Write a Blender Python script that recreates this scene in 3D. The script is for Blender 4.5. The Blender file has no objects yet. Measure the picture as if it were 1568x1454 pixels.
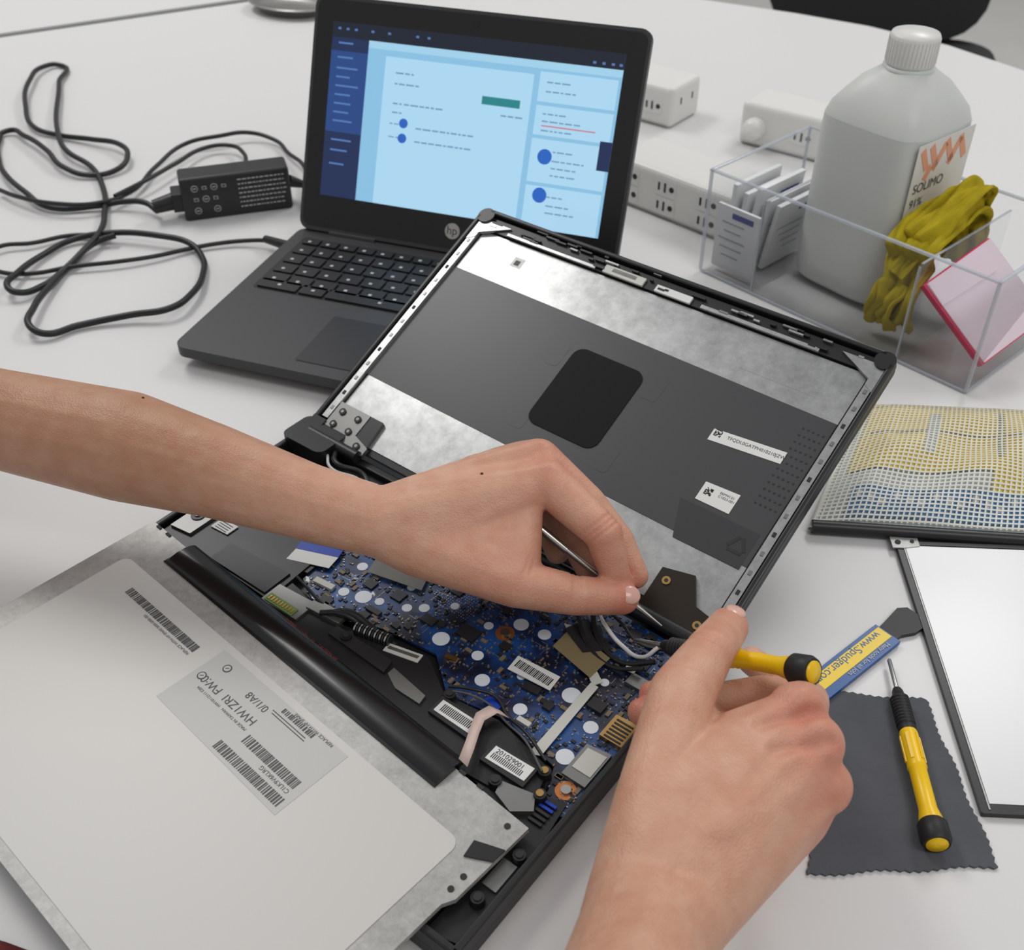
import bpy, bmesh, random
import numpy as np
from math import *
from mathutils import Vector, Matrix, noise
random.seed(7)
SC=bpy.context.scene
COL=bpy.context.collection
# ------------------------------------------------------------------ helpers
def mat(name,col,rough=.5,metal=0,spec=.5,bump=0,bscale=50,var=0,vscale=20,coat=0,sss=0,trans=0,ior=1.45,emis=None,es=1,alpha=1,bdist=.001):
    m=bpy.data.materials.new(name);m.use_nodes=True;nt=m.node_tree;b=nt.nodes['Principled BSDF']
    c=(*col,1);b.inputs['Base Color'].default_value=c;b.inputs['Roughness'].default_value=rough
    b.inputs['Metallic'].default_value=metal;b.inputs['Specular IOR Level'].default_value=spec
    b.inputs['Coat Weight'].default_value=coat;b.inputs['Coat Roughness'].default_value=.08
    b.inputs['Transmission Weight'].default_value=trans;b.inputs['IOR'].default_value=ior;b.inputs['Alpha'].default_value=alpha
    if sss:
        b.inputs['Subsurface Weight'].default_value=sss;b.inputs['Subsurface Radius'].default_value=(1,.35,.2);b.inputs['Subsurface Scale'].default_value=.004
    if emis: b.inputs['Emission Color'].default_value=(*emis,1);b.inputs['Emission Strength'].default_value=es
    if bump or var:
        tc=nt.nodes.new('ShaderNodeTexCoord')
    if bump:
        n=nt.nodes.new('ShaderNodeTexNoise');n.inputs['Scale'].default_value=bscale;n.inputs['Detail'].default_value=4
        bp=nt.nodes.new('ShaderNodeBump');bp.inputs['Strength'].default_value=bump;bp.inputs['Distance'].default_value=bdist
        nt.links.new(tc.outputs['Object'],n.inputs['Vector']);nt.links.new(n.outputs['Fac'],bp.inputs['Height']);nt.links.new(bp.outputs[0],b.inputs['Normal'])
    if var:
        n=nt.nodes.new('ShaderNodeTexNoise');n.inputs['Scale'].default_value=vscale;n.inputs['Detail'].default_value=5
        nt.links.new(tc.outputs['Object'],n.inputs['Vector'])
        mx=nt.nodes.new('ShaderNodeMix');mx.data_type='RGBA'
        mx.inputs[6].default_value=(*[max(0,x*(1-var)) for x in col],1);mx.inputs[7].default_value=(*[min(1,x*(1+var)) for x in col],1)
        nt.links.new(n.outputs['Fac'],mx.inputs[0]);nt.links.new(mx.outputs[2],b.inputs['Base Color'])
    return m
def sr(r,g,b):
    return tuple(((x/255)/12.92 if x/255<=.04045 else ((x/255+.055)/1.055)**2.4) for x in (r,g,b))
def root(name,loc=(0,0,0),rz=0,par=None,rx=0):
    o=bpy.data.objects.new(name,None);COL.objects.link(o);o.location=loc;o.rotation_euler=(rx,0,rz);o.empty_display_size=.02
    if par:o.parent=par
    return o
class MB:
    def __init__(s): s.v=[];s.f=[];s.m=[];s.sm=[];s.mats=[]
    def mi(s,m):
        if m not in s.mats: s.mats.append(m)
        return s.mats.index(m)
    def add(s,vs,fs,m,smooth=False,M=None):
        n=len(s.v)
        for v in vs:
            s.v.append(tuple(M@Vector(v)) if M is not None else tuple(v))
        k=s.mi(m)
        for f in fs: s.f.append([i+n for i in f]);s.m.append(k);s.sm.append(smooth)
    def box(s,c,d,m,rz=0,M=None):
        x,y,z=[q/2 for q in d];R=Matrix.Translation(c)@Matrix.Rotation(rz,4,'Z')
        if M is not None:R=M@R
        vs=[(-x,-y,-z),(x,-y,-z),(x,y,-z),(-x,y,-z),(-x,-y,z),(x,-y,z),(x,y,z),(-x,y,z)]
        s.add(vs,[(3,2,1,0),(4,5,6,7),(0,1,5,4),(1,2,6,5),(2,3,7,6),(3,0,4,7)],m,M=R)
    def prism(s,pts,z0,z1,m,M=None,smooth=False,taper=1):
        n=len(pts);a=sum(pts[i][0]*pts[(i+1)%n][1]-pts[(i+1)%n][0]*pts[i][1] for i in range(n))
        if a<0: pts=pts[::-1]
        cx=sum(p[0] for p in pts)/n;cy=sum(p[1] for p in pts)/n
        vs=[(p[0],p[1],z0) for p in pts]+[(cx+(p[0]-cx)*taper,cy+(p[1]-cy)*taper,z1) for p in pts]
        s.add(vs,[list(range(n-1,-1,-1)),list(range(n,2*n))],m,M=M)
        s.add(vs,[(i,(i+1)%n,n+(i+1)%n,n+i) for i in range(n)],m,smooth=smooth,M=M)
    def cyl(s,p0,p1,r0,r1,m,n=20,M=None):
        p0=Vector(p0);p1=Vector(p1);d=(p1-p0).normalized();a=d.orthogonal().normalized();b=d.cross(a)
        vs=[p0+(a*cos(2*pi*i/n)+b*sin(2*pi*i/n))*r0 for i in range(n)]+[p1+(a*cos(2*pi*i/n)+b*sin(2*pi*i/n))*r1 for i in range(n)]
        s.add(vs,[(i,(i+1)%n,n+(i+1)%n,n+i) for i in range(n)],m,smooth=True,M=M)
        s.add(vs,[list(range(n-1,-1,-1)),list(range(n,2*n))],m,M=M)
    def lathe(s,prof,m,n=28,M=None,pw=None):
        vs=[];
        for r,z in prof:
            for i in range(n):
                t=2*pi*i/n;c,q=cos(t),sin(t)
                if pw: k=(abs(c)**pw+abs(q)**pw)**(-1/pw)
                else: k=1
                vs.append((r*c*k,r*q*k,z))
        fs=[]
        for j in range(len(prof)-1):
            for i in range(n): fs.append((j*n+i,j*n+(i+1)%n,(j+1)*n+(i+1)%n,(j+1)*n+i))
        s.add(vs,fs,m,smooth=True,M=M)
        s.add(vs,[list(range(n-1,-1,-1)),list(range((len(prof)-1)*n,len(prof)*n))],m,M=M)
    def build(s,name,par=None,bevel=0,loc=None,segs=2):
        me=bpy.data.meshes.new(name);me.from_pydata(s.v,[],s.f)
        for m in s.mats: me.materials.append(m)
        me.polygons.foreach_set('material_index',s.m);me.polygons.foreach_set('use_smooth',s.sm);me.update()
        o=bpy.data.objects.new(name,me);COL.objects.link(o)
        if par:o.parent=par
        if loc:o.location=loc
        if bevel:
            b=o.modifiers.new('b','BEVEL');b.width=bevel;b.segments=segs;b.limit_method='ANGLE';b.angle_limit=radians(50)
        return o
def rr(x0,y0,x1,y1,r,n=5):
    if x1<x0:x0,x1=x1,x0
    if y1<y0:y0,y1=y1,y0
    p=[]
    for cx,cy,a in ((x1-r,y0+r,-90),(x1-r,y1-r,0),(x0+r,y1-r,90),(x0+r,y0+r,180)):
        for i in range(n+1):
            t=radians(a+90*i/n);p.append((cx+r*cos(t),cy+r*sin(t)))
    return p
def text(name,s,size,loc,m,par,rz=0,rx=0,ry=0,ext=0,align='LEFT'):
    c=bpy.data.curves.new(name,'FONT');c.body=s;c.size=size;c.extrude=ext;c.align_x=align;c.materials.append(m)
    o=bpy.data.objects.new(name,c);COL.objects.link(o);o.parent=par;o.location=loc;o.rotation_euler=(rx,ry,rz);return o
def cable(name,pts,r,m,par=None,z=.004,wob=.002,cyc=False):
    c=bpy.data.curves.new(name,'CURVE');c.dimensions='3D';c.bevel_depth=r;c.bevel_resolution=4;c.resolution_u=8
    sp=c.splines.new('BEZIER');sp.bezier_points.add(len(pts)-1)
    for i,p in enumerate(pts):
        b=sp.bezier_points[i];zz=p[2] if len(p)>2 else z+wob*(1+sin(i*1.3))
        b.co=(p[0],p[1],zz);b.handle_left_type=b.handle_right_type='AUTO'
    c.materials.append(m);o=bpy.data.objects.new(name,c);COL.objects.link(o)
    if par:o.parent=par
    return o
MM=lambda L:[(a/1000,b/1000) for a,b in L]
# ------------------------------------------------------------------ materials
m_table=mat('table_laminate',sr(216,215,214),.36,var=.02,vscale=3,bump=.03,bscale=400,bdist=.0003)
m_edge=mat('table_edge_grey',sr(120,122,124),.5)
m_floor=mat('floor_vinyl',sr(200,198,194),.5,var=.05,vscale=8)
m_wall=mat('wall_paint',sr(215,213,210),.8)
m_blk=mat('black_plastic',(.012,.012,.013),.38,bump=.15,bscale=900,bdist=.0002)
m_blkgl=mat('black_gloss',(.006,.006,.007),.25,coat=.15)
m_pad=mat('rubber_pad_black',(.003,.003,.003),.55,spec=.2)
m_dkgrey=mat('charcoal_plastic',sr(60,60,62),.42,bump=.12,bscale=1200,bdist=.0002)
m_keys=mat('key_plastic',(.014,.014,.016),.45)
m_white=mat('white_plastic',sr(222,221,217),.35)
m_paper=mat('paper_label',sr(222,222,219),.55)
m_ink=mat('ink',(.02,.02,.02),.6)
m_inkg=mat('ink_grey',(.09,.09,.09),.6)
m_inkw=mat('ink_white',sr(190,190,190),.5)
m_slot=mat('slot_dark',(.02,.02,.02),.6)
m_steel=mat('steel',sr(180,178,174),.3,metal=1)
m_gold=mat('brass',sr(180,145,90),.35,metal=1)
m_yel=mat('yellow_handle',sr(242,196,8),.3)
m_rub=mat('black_rubber',(.012,.012,.012),.5)
m_cable=mat('cable_rubber',(.014,.014,.015),.42)
m_dkpanel=mat('lid_dark_film',sr(66,66,68),.36,bump=.08,bscale=700,bdist=.0002,var=.06,vscale=14)
def galv(name,lo,hi,rough,metal=.75,scale=120,bs=.25):
    m=bpy.data.materials.new(name);m.use_nodes=True;nt=m.node_tree;b=nt.nodes['Principled BSDF']
    tc=nt.nodes.new('ShaderNodeTexCoord')
    n=nt.nodes.new('ShaderNodeTexNoise');n.inputs['Scale'].default_value=scale;n.inputs['Detail'].default_value=8;n.inputs['Roughness'].default_value=.75
    n2=nt.nodes.new('ShaderNodeTexNoise');n2.inputs['Scale'].default_value=scale*.16;n2.inputs['Detail'].default_value=3
    ad=nt.nodes.new('ShaderNodeMath');ad.operation='MULTIPLY_ADD';ad.inputs[1].default_value=.6;cr=nt.nodes.new('ShaderNodeValToRGB')
    nt.links.new(tc.outputs['Object'],n2.inputs['Vector']);nt.links.new(tc.outputs['Object'],n.inputs['Vector'])
    nt.links.new(n2.outputs['Fac'],ad.inputs[0]);nt.links.new(n.outputs['Fac'],ad.inputs[2])
    cr.color_ramp.elements[0].position=.6;cr.color_ramp.elements[0].color=(*lo,1);cr.color_ramp.elements[1].position=1.0;cr.color_ramp.elements[1].color=(*hi,1)
    nt.links.new(ad.outputs[0],cr.inputs[0]);nt.links.new(cr.outputs[0],b.inputs['Base Color'])
    bp=nt.nodes.new('ShaderNodeBump');bp.inputs['Strength'].default_value=bs;bp.inputs['Distance'].default_value=.0006
    nt.links.new(n2.outputs['Fac'],bp.inputs['Height']);nt.links.new(bp.outputs[0],b.inputs['Normal'])
    b.inputs['Metallic'].default_value=metal;b.inputs['Roughness'].default_value=rough
    return m
m_galv=galv('galvanised_sheet',sr(154,155,154),sr(188,189,188),.32,metal=.75,bs=.45)
m_lcdmetal=galv('lcd_frame_metal',sr(154,153,150),sr(184,183,180),.42,metal=.3,scale=260)
m_lcdwhite=mat('lcd_back_film',sr(202,200,196),.44,metal=.05,spec=.5)
m_label2=mat('lcd_label_film',sr(190,189,185),.45)
def acrylic():
    m=bpy.data.materials.new('clear_acrylic');m.use_nodes=True;nt=m.node_tree;nt.nodes.clear()
    o=nt.nodes.new('ShaderNodeOutputMaterial');t=nt.nodes.new('ShaderNodeBsdfTransparent');g=nt.nodes.new('ShaderNodeBsdfGlossy');mx=nt.nodes.new('ShaderNodeMixShader')
    lw=nt.nodes.new('ShaderNodeFresnel');lw.inputs['IOR'].default_value=1.4;g.inputs['Roughness'].default_value=.06
    t.inputs[0].default_value=(.965,.97,.975,1)
    nt.links.new(lw.outputs[0],mx.inputs[0]);nt.links.new(t.outputs[0],mx.inputs[1]);nt.links.new(g.outputs[0],mx.inputs[2]);nt.links.new(mx.outputs[0],o.inputs[0])
    return m
m_acr=acrylic()
m_acre=mat('acrylic_edge',sr(200,206,216),.1,alpha=.5,spec=.8)
# ------------------------------------------------------------------ camera / light
cd=bpy.data.cameras.new('camera');cd.sensor_width=36;cd.lens=1662.2/1568*36;cd.clip_start=.01
cd.dof.use_dof=True;cd.dof.focus_distance=.60;cd.dof.aperture_fstop=14
cam=bpy.data.objects.new('camera',cd);COL.objects.link(cam);cam.location=(0,0,.4679);cam.rotation_euler=(radians(90-39.297),0,0);SC.camera=cam
SC.view_settings.view_transform='Standard'
w=bpy.data.worlds.new('room_ambient');w.use_nodes=True;w.node_tree.nodes['Background'].inputs[0].default_value=(.96,.975,1,1);w.node_tree.nodes['Background'].inputs[1].default_value=.45;SC.world=w
def area(name,loc,sx,sy,p,col=(1,.985,.96)):
    l=bpy.data.lights.new(name,'AREA');l.shape='RECTANGLE';l.size=sx;l.size_y=sy;l.energy=p;l.color=col
    o=bpy.data.objects.new(name,l);COL.objects.link(o);o.location=loc;return o
area('ceiling_light',(-1.08,2.02,1.95),.6,1.2,25)
area('ceiling_light.001',(1.3,2.4,1.95),.6,1.2,25)
area('ceiling_light.002',(.9,-.4,1.95),1.2,.6,13)
# ------------------------------------------------------------------ table, room
mb=MB()
tp=[(-1.0,1.335),(-.686,1.497),(-.367,1.668),(-.15,1.775),(.02,1.79),(.15,1.745),(.282,1.668),(.40,1.605),(.49,1.546),(.575,1.465),(.639,1.369),(.76,1.15),(.9,.8),(1.0,.4),(1.0,.16),(-1.0,.16)]
mb.prism(tp,-.028,0,m_table)
mb.prism([(x*1.002,y*1.001+.0015) for x,y in tp],-.026,-.006,m_edge)
for x,y in ((-.85,.3),(.85,.3),(.5,1.3),(-.8,1.2)): mb.cyl((x,y,-.735),(x,y,-.028),.025,.025,m_steel)
mb.build('table',bevel=.002)
mb=MB()
off=[(-1.5,1.10),(-1.0,1.355),(-.686,1.517),(-.367,1.690),(-.15,1.80),(.0,1.83),(.0,2.6),(-1.5,2.6)]
mb.prism(off,-.028,0,m_table);mb.prism([(-1.5,1.098),(-1.0,1.352),(-.686,1.514),(-.367,1.686),(-.367,1.69),(-1.5,1.104)],-.026,-.003,m_edge)
for x,y in ((-1.3,2.4),(-.2,2.4),(-1.3,1.4)): mb.cyl((x,y,-.735),(x,y,-.028),.025,.025,m_steel)
mb.build('table.001')
mb=MB();mb.box((0,2,-.76),(7,7,.05),m_floor);mb.build('floor')
mb=MB();mb.box((0,5.55,.6),(7,.1,2.7),m_wall);mb.build('wall_back')
mb=MB();mb.box((-3.55,2,.6),(.1,7,2.7),m_wall);mb.build('wall_left')
ch=root('office_chair',(.70,2.12,0),radians(-12));mb=MB()
m_chair=mat('chair_fabric',(.018,.018,.02),.8,bump=.3,bscale=300)
mb.prism(rr(-.24,-.22,.24,.24,.08),-.33,-.26,m_chair);
mb.prism(rr(-.22,-.28,.22,.24,.09),-.03,.03,m_chair,M=Matrix.Translation((0,.27,.02))@Matrix.Rotation(radians(82),4,'X'))
mb.cyl((0,0,-.62),(0,0,-.33),.03,.03,m_blk);mb.box((0,.27,-.2),(.06,.03,.3),m_blk)
for i in range(5):
    a=2*pi*i/5;mb.cyl((0,0,-.64),(.28*cos(a),.28*sin(a),-.69),.022,.015,m_blk);mb.cyl((.28*cos(a)-.012,.28*sin(a),-.71),(.28*cos(a)+.012,.28*sin(a),-.71),.025,.025,m_blk)
mb.build('seat_back_base',ch,bevel=.01)
mb=MB();t=root('steel_tray',(-.315,1.615,0),radians(-30))
mb.lathe([(.02,.001),(.05,.002),(.062,.012),(.066,.013),(.064,.015),(.05,.005),(.02,.004)],m_steel,M=Matrix.Diagonal((1,.7,1,1)));mb.build('dish',t)
# ------------------------------------------------------------------ intact laptop
cb=root('laptop',(-.1921,.898,0),radians(-19.33));W=.293
mb=MB()
mb.prism(rr(0,-.205,W,.006,.010),.0105,.019,m_dkgrey)
mb.prism(rr(.003,-.200,W-.003,.004,.010),.0072,.0105,m_dkgrey)
mb.prism(rr(.010,-.190,W-.010,-.001,.010),.003,.0072,m_blk)
for x,y in ((.03,-.18),(W-.03,-.18),(.03,-.02),(W-.03,-.02)): mb.cyl((x,y,.0),(x,y,.004),.007,.007,m_rub)
mb.build('base_shell',cb,bevel=.0025,segs=3)
mb=MB()
mb.prism(rr(.012,-.105,.281,-.012,.003),.0188,.0192,m_blk)
kx0,kw=.0145,.0176
rows=[(-.0145,.0105,15),(-.0285,.0145,14),(-.0455,.0145,14),(-.0625,.0145,13),(-.0795,.0145,12)]
keypos=[]
for ri,(y,h,n) in enumerate(rows):
    tot=.264;wd=tot/n
    for i in range(n):
        x0=kx0+i*wd;mb.prism(rr(x0+.0012,y-h+.0005,x0+wd-.0012,y,.001,2),.0192,.0208,m_keys);keypos.append((x0+wd*.42,y-h*.6))
for x0,x1 in ((0,.038),(.038,.062),(.062,.158),(.158,.182),(.182,.208),(.208,.236),(.236,.264)):
    mb.prism(rr(kx0+x0+.0012,-.1035,kx0+x1-.0012,-.0905,.001,2),.0192,.0208,m_keys);keypos.append((kx0+(x0+x1)/2,-.097))
for x,y in keypos: mb.box((x,y,.02085),(.0028,.0026,.0001),m_inkw);
m_tp=mat('trackpad',sr(46,46,48),.35)
mb.prism(rr(.098,-.192,.198,-.125,.002),.0189,.0192,m_keys);mb.prism(rr(.0987,-.1913,.1973,-.1257,.002),.0191,.0194,m_tp)
mb.cyl((.03,.004,.016),(.075,.004,.016),.0065,.0065,m_blk);mb.cyl((.215,.004,.016),(.262,.004,.016),.0065,.0065,m_blk)
mb.build('keyboard_trackpad',cb)
ld=root('lid',(0,0,.019),0,cb,radians(66.42));h=.1978
mb=MB();mb.prism(rr(0,.002,W,h,.009),-.007,.0,m_dkgrey);mb.build('lid_shell',ld,bevel=.002)
mb=MB();mb.prism(rr(.003,.006,W-.003,h-.003,.007),0,.0008,m_blk);mb.cyl((W/2,h-.010,.0008),(W/2,h-.010,.0011),.003,.003,m_blkgl)
mb.cyl((W/2,.0205,.0008),(W/2,.0205,.0012),.0068,.0068,m_steel);mb.build('bezel',ld)
text('badge_letters','hp',.010,(W/2-.0052,.0177,.00125),m_blk,ld)
sx0,sy1=.0185,.0337+.144
def em(name,c,s=1.0): return mat(name,(.01,.01,.01),.12,emis=c,es=s)
e_bg=em('screen_cyan',sr(136,190,224));e_pan=em('screen_panel',sr(160,206,232));e_bar=em('screen_bar',sr(18,26,42));e_side=em('screen_sidebar',sr(34,68,128));e_side2=em('screen_sidebar_dark',sr(24,40,80))
e_card=em('screen_card',sr(170,213,238));e_grn=em('screen_green',sr(36,128,134));e_blu=em('screen_blue',sr(36,96,190));e_red=em('screen_red',sr(200,110,126));e_txt=em('screen_text',sr(110,150,182));e_txl=em('screen_textlight',sr(80,120,180))
mb=MB()
def S(u0,v0,u1,v1,m,k=0): mb.box((sx0+.256*(u0+u1)/2,sy1-.144*(v0+v1)/2,.0010+.00006*k),(.256*abs(u1-u0),.144*abs(v1-v0),.00012),m)
S(0,0,1,1,e_bg);S(0,0,1,.085,e_bar,1);S(0,.085,.135,1,e_side,1);S(0,.62,.135,1,e_side2,2);S(0,.085,.135,.16,e_side2,2)
S(.135,.085,1,.125,e_pan,1);S(.2,.16,.715,1,e_card,1);S(.735,.14,.99,.30,e_card,1);S(.735,.32,.99,.48,e_card,1);S(.735,.5,.99,.74,e_card,1);S(.735,.76,.99,1,e_card,1)
S(.55,.31,.68,.355,e_grn,3);S(.96,.47,1,.63,e_side2,3);S(.76,.425,.94,.432,e_red,3)
def words(u,v,n,sz=.009):
    for k in range(n):
        l=random.uniform(.008,.03);S(u,v,u+l,v+sz,e_txt,3);u+=l+.005
for v in (.24,.30,.41,.46): words(.24,v,random.choice((2,3,4)))
for v in (.535,.61): words(.33,v,9);words(.235,v-.01,2,.007)
words(.62,.40,3);words(.28,.41,6)
for v in (.19,.24,.36,.40,.45,.56,.61,.65,.69,.81,.86,.90): words(.81 if v>.5 else .76,v,random.choice((3,4,5)),.008)
for k,v in enumerate([.11,.19,.25,.30,.35,.40,.45,.50,.55,.66,.72,.80]): S(.025,v,.025+random.uniform(.05,.09),v+.010,e_txl,3)
for u in (.02,.05,.08,.14,.2,.3,.34,.9,.93,.96,.985): S(u,.03 if u<.5 else .055,u+.010,.042 if u<.5 else .068,e_txl,3)
for u,v in ((.285,.52),(.285,.605),(.785,.595),(.785,.81)):
    rr_=.0040 if u<.5 else .0062
    mb.cyl((sx0+.256*u,sy1-.144*v,.001),(sx0+.256*u,sy1-.144*v,.00135),rr_,rr_,e_blu)
mb.build('display',ld)
# ------------------------------------------------------------------ charger + cables
ad=root('power_adapter',(-.3085,.951,0),radians(17.4));mb=MB()
m_adp=mat('adapter_plastic',(.018,.018,.019),.4,bump=.1,bscale=800,bdist=.0002)
mb.box((.05,.0145,.021),(.102,.029,.042),m_adp);mb.build('brick',ad,bevel=.003,segs=3)
mb=MB()
for r in range(7): 
    x=.052
    while x<.094:
        l=random.uniform(.001,.004);mb.box((min(x,.095)+l/2,-.0001,.036-.0045*r),(l,.0003,.0009),m_inkw);x+=l+.0010
for r,c in ((0,0),(0,1),(0,2),(0,3),(1,0),(1,1),(1,2),(2,0),(2,2)):
    if (r+c)%2:
        mb.box((.012+.009*c,-.0002,.032-.011*r),(.005,.0003,.0007),m_inkw,M=Matrix.Translation((.012+.009*c,0,.032-.011*r))@Matrix.Rotation(.7,4,'Y')@Matrix.Translation((-.012-.009*c,0,-.032+.011*r)));mb.box((.012+.009*c,-.0002,.032-.011*r),(.004,.0003,.0030),m_inkw);mb.box((.012+.009*c,-.0003,.032-.011*r),(.003,.0003,.0022),m_adp)
    else:
        mb.cyl((.012+.009*c,0,.032-.011*r),(.012+.009*c,-.0003,.032-.011*r),.0032,.0032,m_inkw,n=12);mb.cyl((.012+.009*c,-.0002,.032-.011*r),(.012+.009*c,-.0004,.032-.011*r),.0027,.0027,m_adp,n=12);mb.box((.012+.009*c,-.0004,.032-.011*r),(.003,.0002,.0008),m_inkw)
mb.build('label_print',ad)
mb=MB();mb.cyl((0,.014,.018),(-.028,.012,.014),.009,.0065,m_cable);mb.box((-.004,.0145,.018),(.012,.022,.018),m_cable);mb.cyl((.101,.0145,.022),(.118,.017,.014),.006,.003,m_cable);mb.build('plugs',ad,bevel=.001)
cab=root('power_cable')
C1=MM([(-338,960),(-352,972),(-373,978),(-400,976),(-444,973),(-479,1002),(-512,1040),(-533,1080),(-555,1140),(-556,1162),(-527,1140),(-488,1097),(-459,1060),(-428,1048),(-405,1060),(-401,1088),(-417,1114),(-454,1135),(-496,1153),(-525,1168),(-555,1225),(-579,1310),(-581,1367),(-570,1379),(-545,1310),(-490,1140),(-467,1097),(-434,1067),(-407,1017),(-388,959),(-378,912),(-383,878),(-392,850),(-402,822),(-416,805),(-426,810),(-428,839),(-419,880),(-404,905),(-372,912),(-319,903),(-293,895),(-277,874),(-269,844),(-269,800),(-280,776),(-313,770),(-352,758),(-373,743),(-386,748),(-393,778),(-394,822),(-390,862),(-378,899),(-362,905)])
cable('mains_cord',C1,.0028,m_cable,cab,z=.004,wob=.003)
cable('dc_cord',[(-.195,.985,.014)]+MM([(-200,1010),(-214,1060),(-235,1097),(-257,1135),(-287,1146),(-313,1131),(-345,1117),(-366,1064),(-376,1002),(-399,970),(-435,966),(-480,987),(-507,1009)]),.0022,m_cable,cab,z=.006,wob=.003)
cable('dc_cord_loop',MM([(-262,1010),(-270,1050),(-280,1088),(-302,1114),(-322,1110),(-345,1061),(-364,1017),(-385,985)]),.0022,m_cable,cab,z=.008,wob=.002)
cable('usb_cord',[(-.205,.885,.012),(-.223,.898,.008)]+MM([(-241,903),(-270,899),(-292,890),(-318,874),(-349,862),(-387,854),(-419,844),(-448,847),(-470,865),(-464,890),(-437,899),(-407,916),(-372,914)]),.0020,m_cable,cab,z=.004,wob=.001)
mb=MB();mb.cyl((-.200,.880,.012),(-.224,.899,.009),.0045,.0035,m_cable);mb.build('usb_plug',cab)
# ------------------------------------------------------------------ white power taps
def tap(name,loc,rz,L,D,Hh,outs,side=True,knob=False):
    t=root(name,(*loc,0),rz);mb=MB();mb.box((0,0,Hh/2),(L,D,Hh),m_white);mb.build('housing',t,bevel=.006,segs=4);mb=MB()
    y=-D/2-.0002
    for ox in outs:
        for dz in ((.70,.30) if len(outs)>1 else (.5,)):
            mb.prism(rr(ox-.013,Hh*dz-.0085,ox+.013,Hh*dz+.0085,.004),-y-.0001,-y+.0003,m_paper,M=Matrix.Rotation(radians(90),4,'X'))
            mb.box((ox-.0065,y-.0003,Hh*dz),(.0020,.0008,.0075),m_slot);mb.box((ox+.0005,y-.0003,Hh*dz),(.0020,.0008,.0090),m_slot);mb.cyl((ox+.0082,y+.0004,Hh*dz),(ox+.0082,y-.0007,Hh*dz),.0027,.0027,m_slot,n=12)
    if knob: mb.lathe([(.012,0),(.012,.008),(.008,.014),(.001,.016)],m_white,M=Matrix.Translation((knob,-D/2,Hh*.45))@Matrix.Rotation(radians(90),4,'X'))
    if side:
        x=L/2+.0002
        for oy in (-.012,.012): mb.box((x,oy,Hh*.6),(.0008,.0018,.007),m_slot);
        mb.box((-x,0,Hh*.6),(.0008,.0018,.008),m_slot)
    mb.box((0,-D/2-.0001,Hh*.05),(L*.9,.0006,.0006),m_edge)
    mb.build('outlets',t);return t
tap('outlet_power_strip',(.172,.975),radians(-44.4),.150,.066,.046,(-.052,-.008,.040))
tap('plug_adapter',(.165,1.225),radians(-38),.075,.062,.045,(.012,),knob=False)
tap('plug_adapter.001',(.300,1.135),radians(-36),.098,.055,.046,(.022,),knob=-.03)
# ------------------------------------------------------------------ clear organiser bin
BIN=root('clear_plastic_bin',(.166,.856,0),radians(-47.5));mb=MB();BL_,BD,BH=.256,.137,.093
def sheet(a,b,c,d): mb.add([a,b,c,d],[(0,1,2,3)],m_acr)
sheet((0,0,.002),(BL_,0,.002),(BL_,BD,.002),(0,BD,.002))
for y in (0,BD): sheet((0,y,.001),(BL_,y,.001),(BL_,y,BH),(0,y,BH))
for x,hh in ((0,BH),(BL_,BH),(.055,BH*.9),(.196,BH*.9)): sheet((x,0,.001),(x,BD,.001),(x,BD,hh),(x,0,hh))
mb.build('walls',BIN)
mb=MB()
for y in (0,BD): mb.box((BL_/2,y,BH+.001),(BL_+.003,.003,.0022),m_acre)
for x in (0,BL_): mb.box((x,BD/2,BH+.001),(.003,BD,.0022),m_acre)
for x,y in ((0,0),(BL_,0),(0,BD),(BL_,BD)): mb.cyl((x,y,.003),(x,y,BH),.0016,.0016,m_acre,n=10)
for x in (.055,.196): mb.cyl((x,.001,.003),(x,.001,BH*.88),.0012,.0012,m_acre,n=8);mb.box((x,BD/2,BH*.9),(.002,BD-.006,.0012),m_acre)
mb.box((BL_/2,0,.002),(BL_,.002,.002),m_acre);mb.box((BL_,BD/2,.002),(.002,BD,.002),m_acre)
mb.build('rim',BIN,bevel=.0005)
pk=root('alcohol_wipe_packets',(.166,.856,0),radians(-47.5));mb=MB();m_pkb=mat('packet_blue',sr(92,98,150),.5);m_pk=mat('packet_paper',sr(228,229,230),.45);m_pkg=mat('packet_grey',sr(160,163,170),.5)
for i,(x,tl,hh) in enumerate(((.008,2,.074),(.015,4,.068),(.022,6,.074),(.029,8,.066),(.036,9,.062))):
    M=Matrix.Translation((x,.052+.004*i,.004))@Matrix.Rotation(radians(tl),4,'Y')
    mb.box((0,0,hh/2),(.0042,.062,hh),m_pk,M=M)
    for s_ in (-1,1):
        mb.box((.0022*s_,.012,hh*.84),(.0003,.026,.004),m_pkb,M=M)
        for q in range(4): mb.box((.0022*s_,-.008+.003*q,hh*(.62-.12*q)),(.0003,.036-.005*q,.0012),m_pkg,M=M)
mb.box((.025,.012,.034),(.044,.003,.058),m_pk)
mb.box((.030,.0103,.056),(.022,.0003,.005),m_pkb)
for k in range(1,6): mb.box((.021,.0103,.056-.0075*k),(.028-.005*(k%3),.0003,.0012),m_pkg)
mb.build('packets',pk,bevel=.0008)
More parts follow.
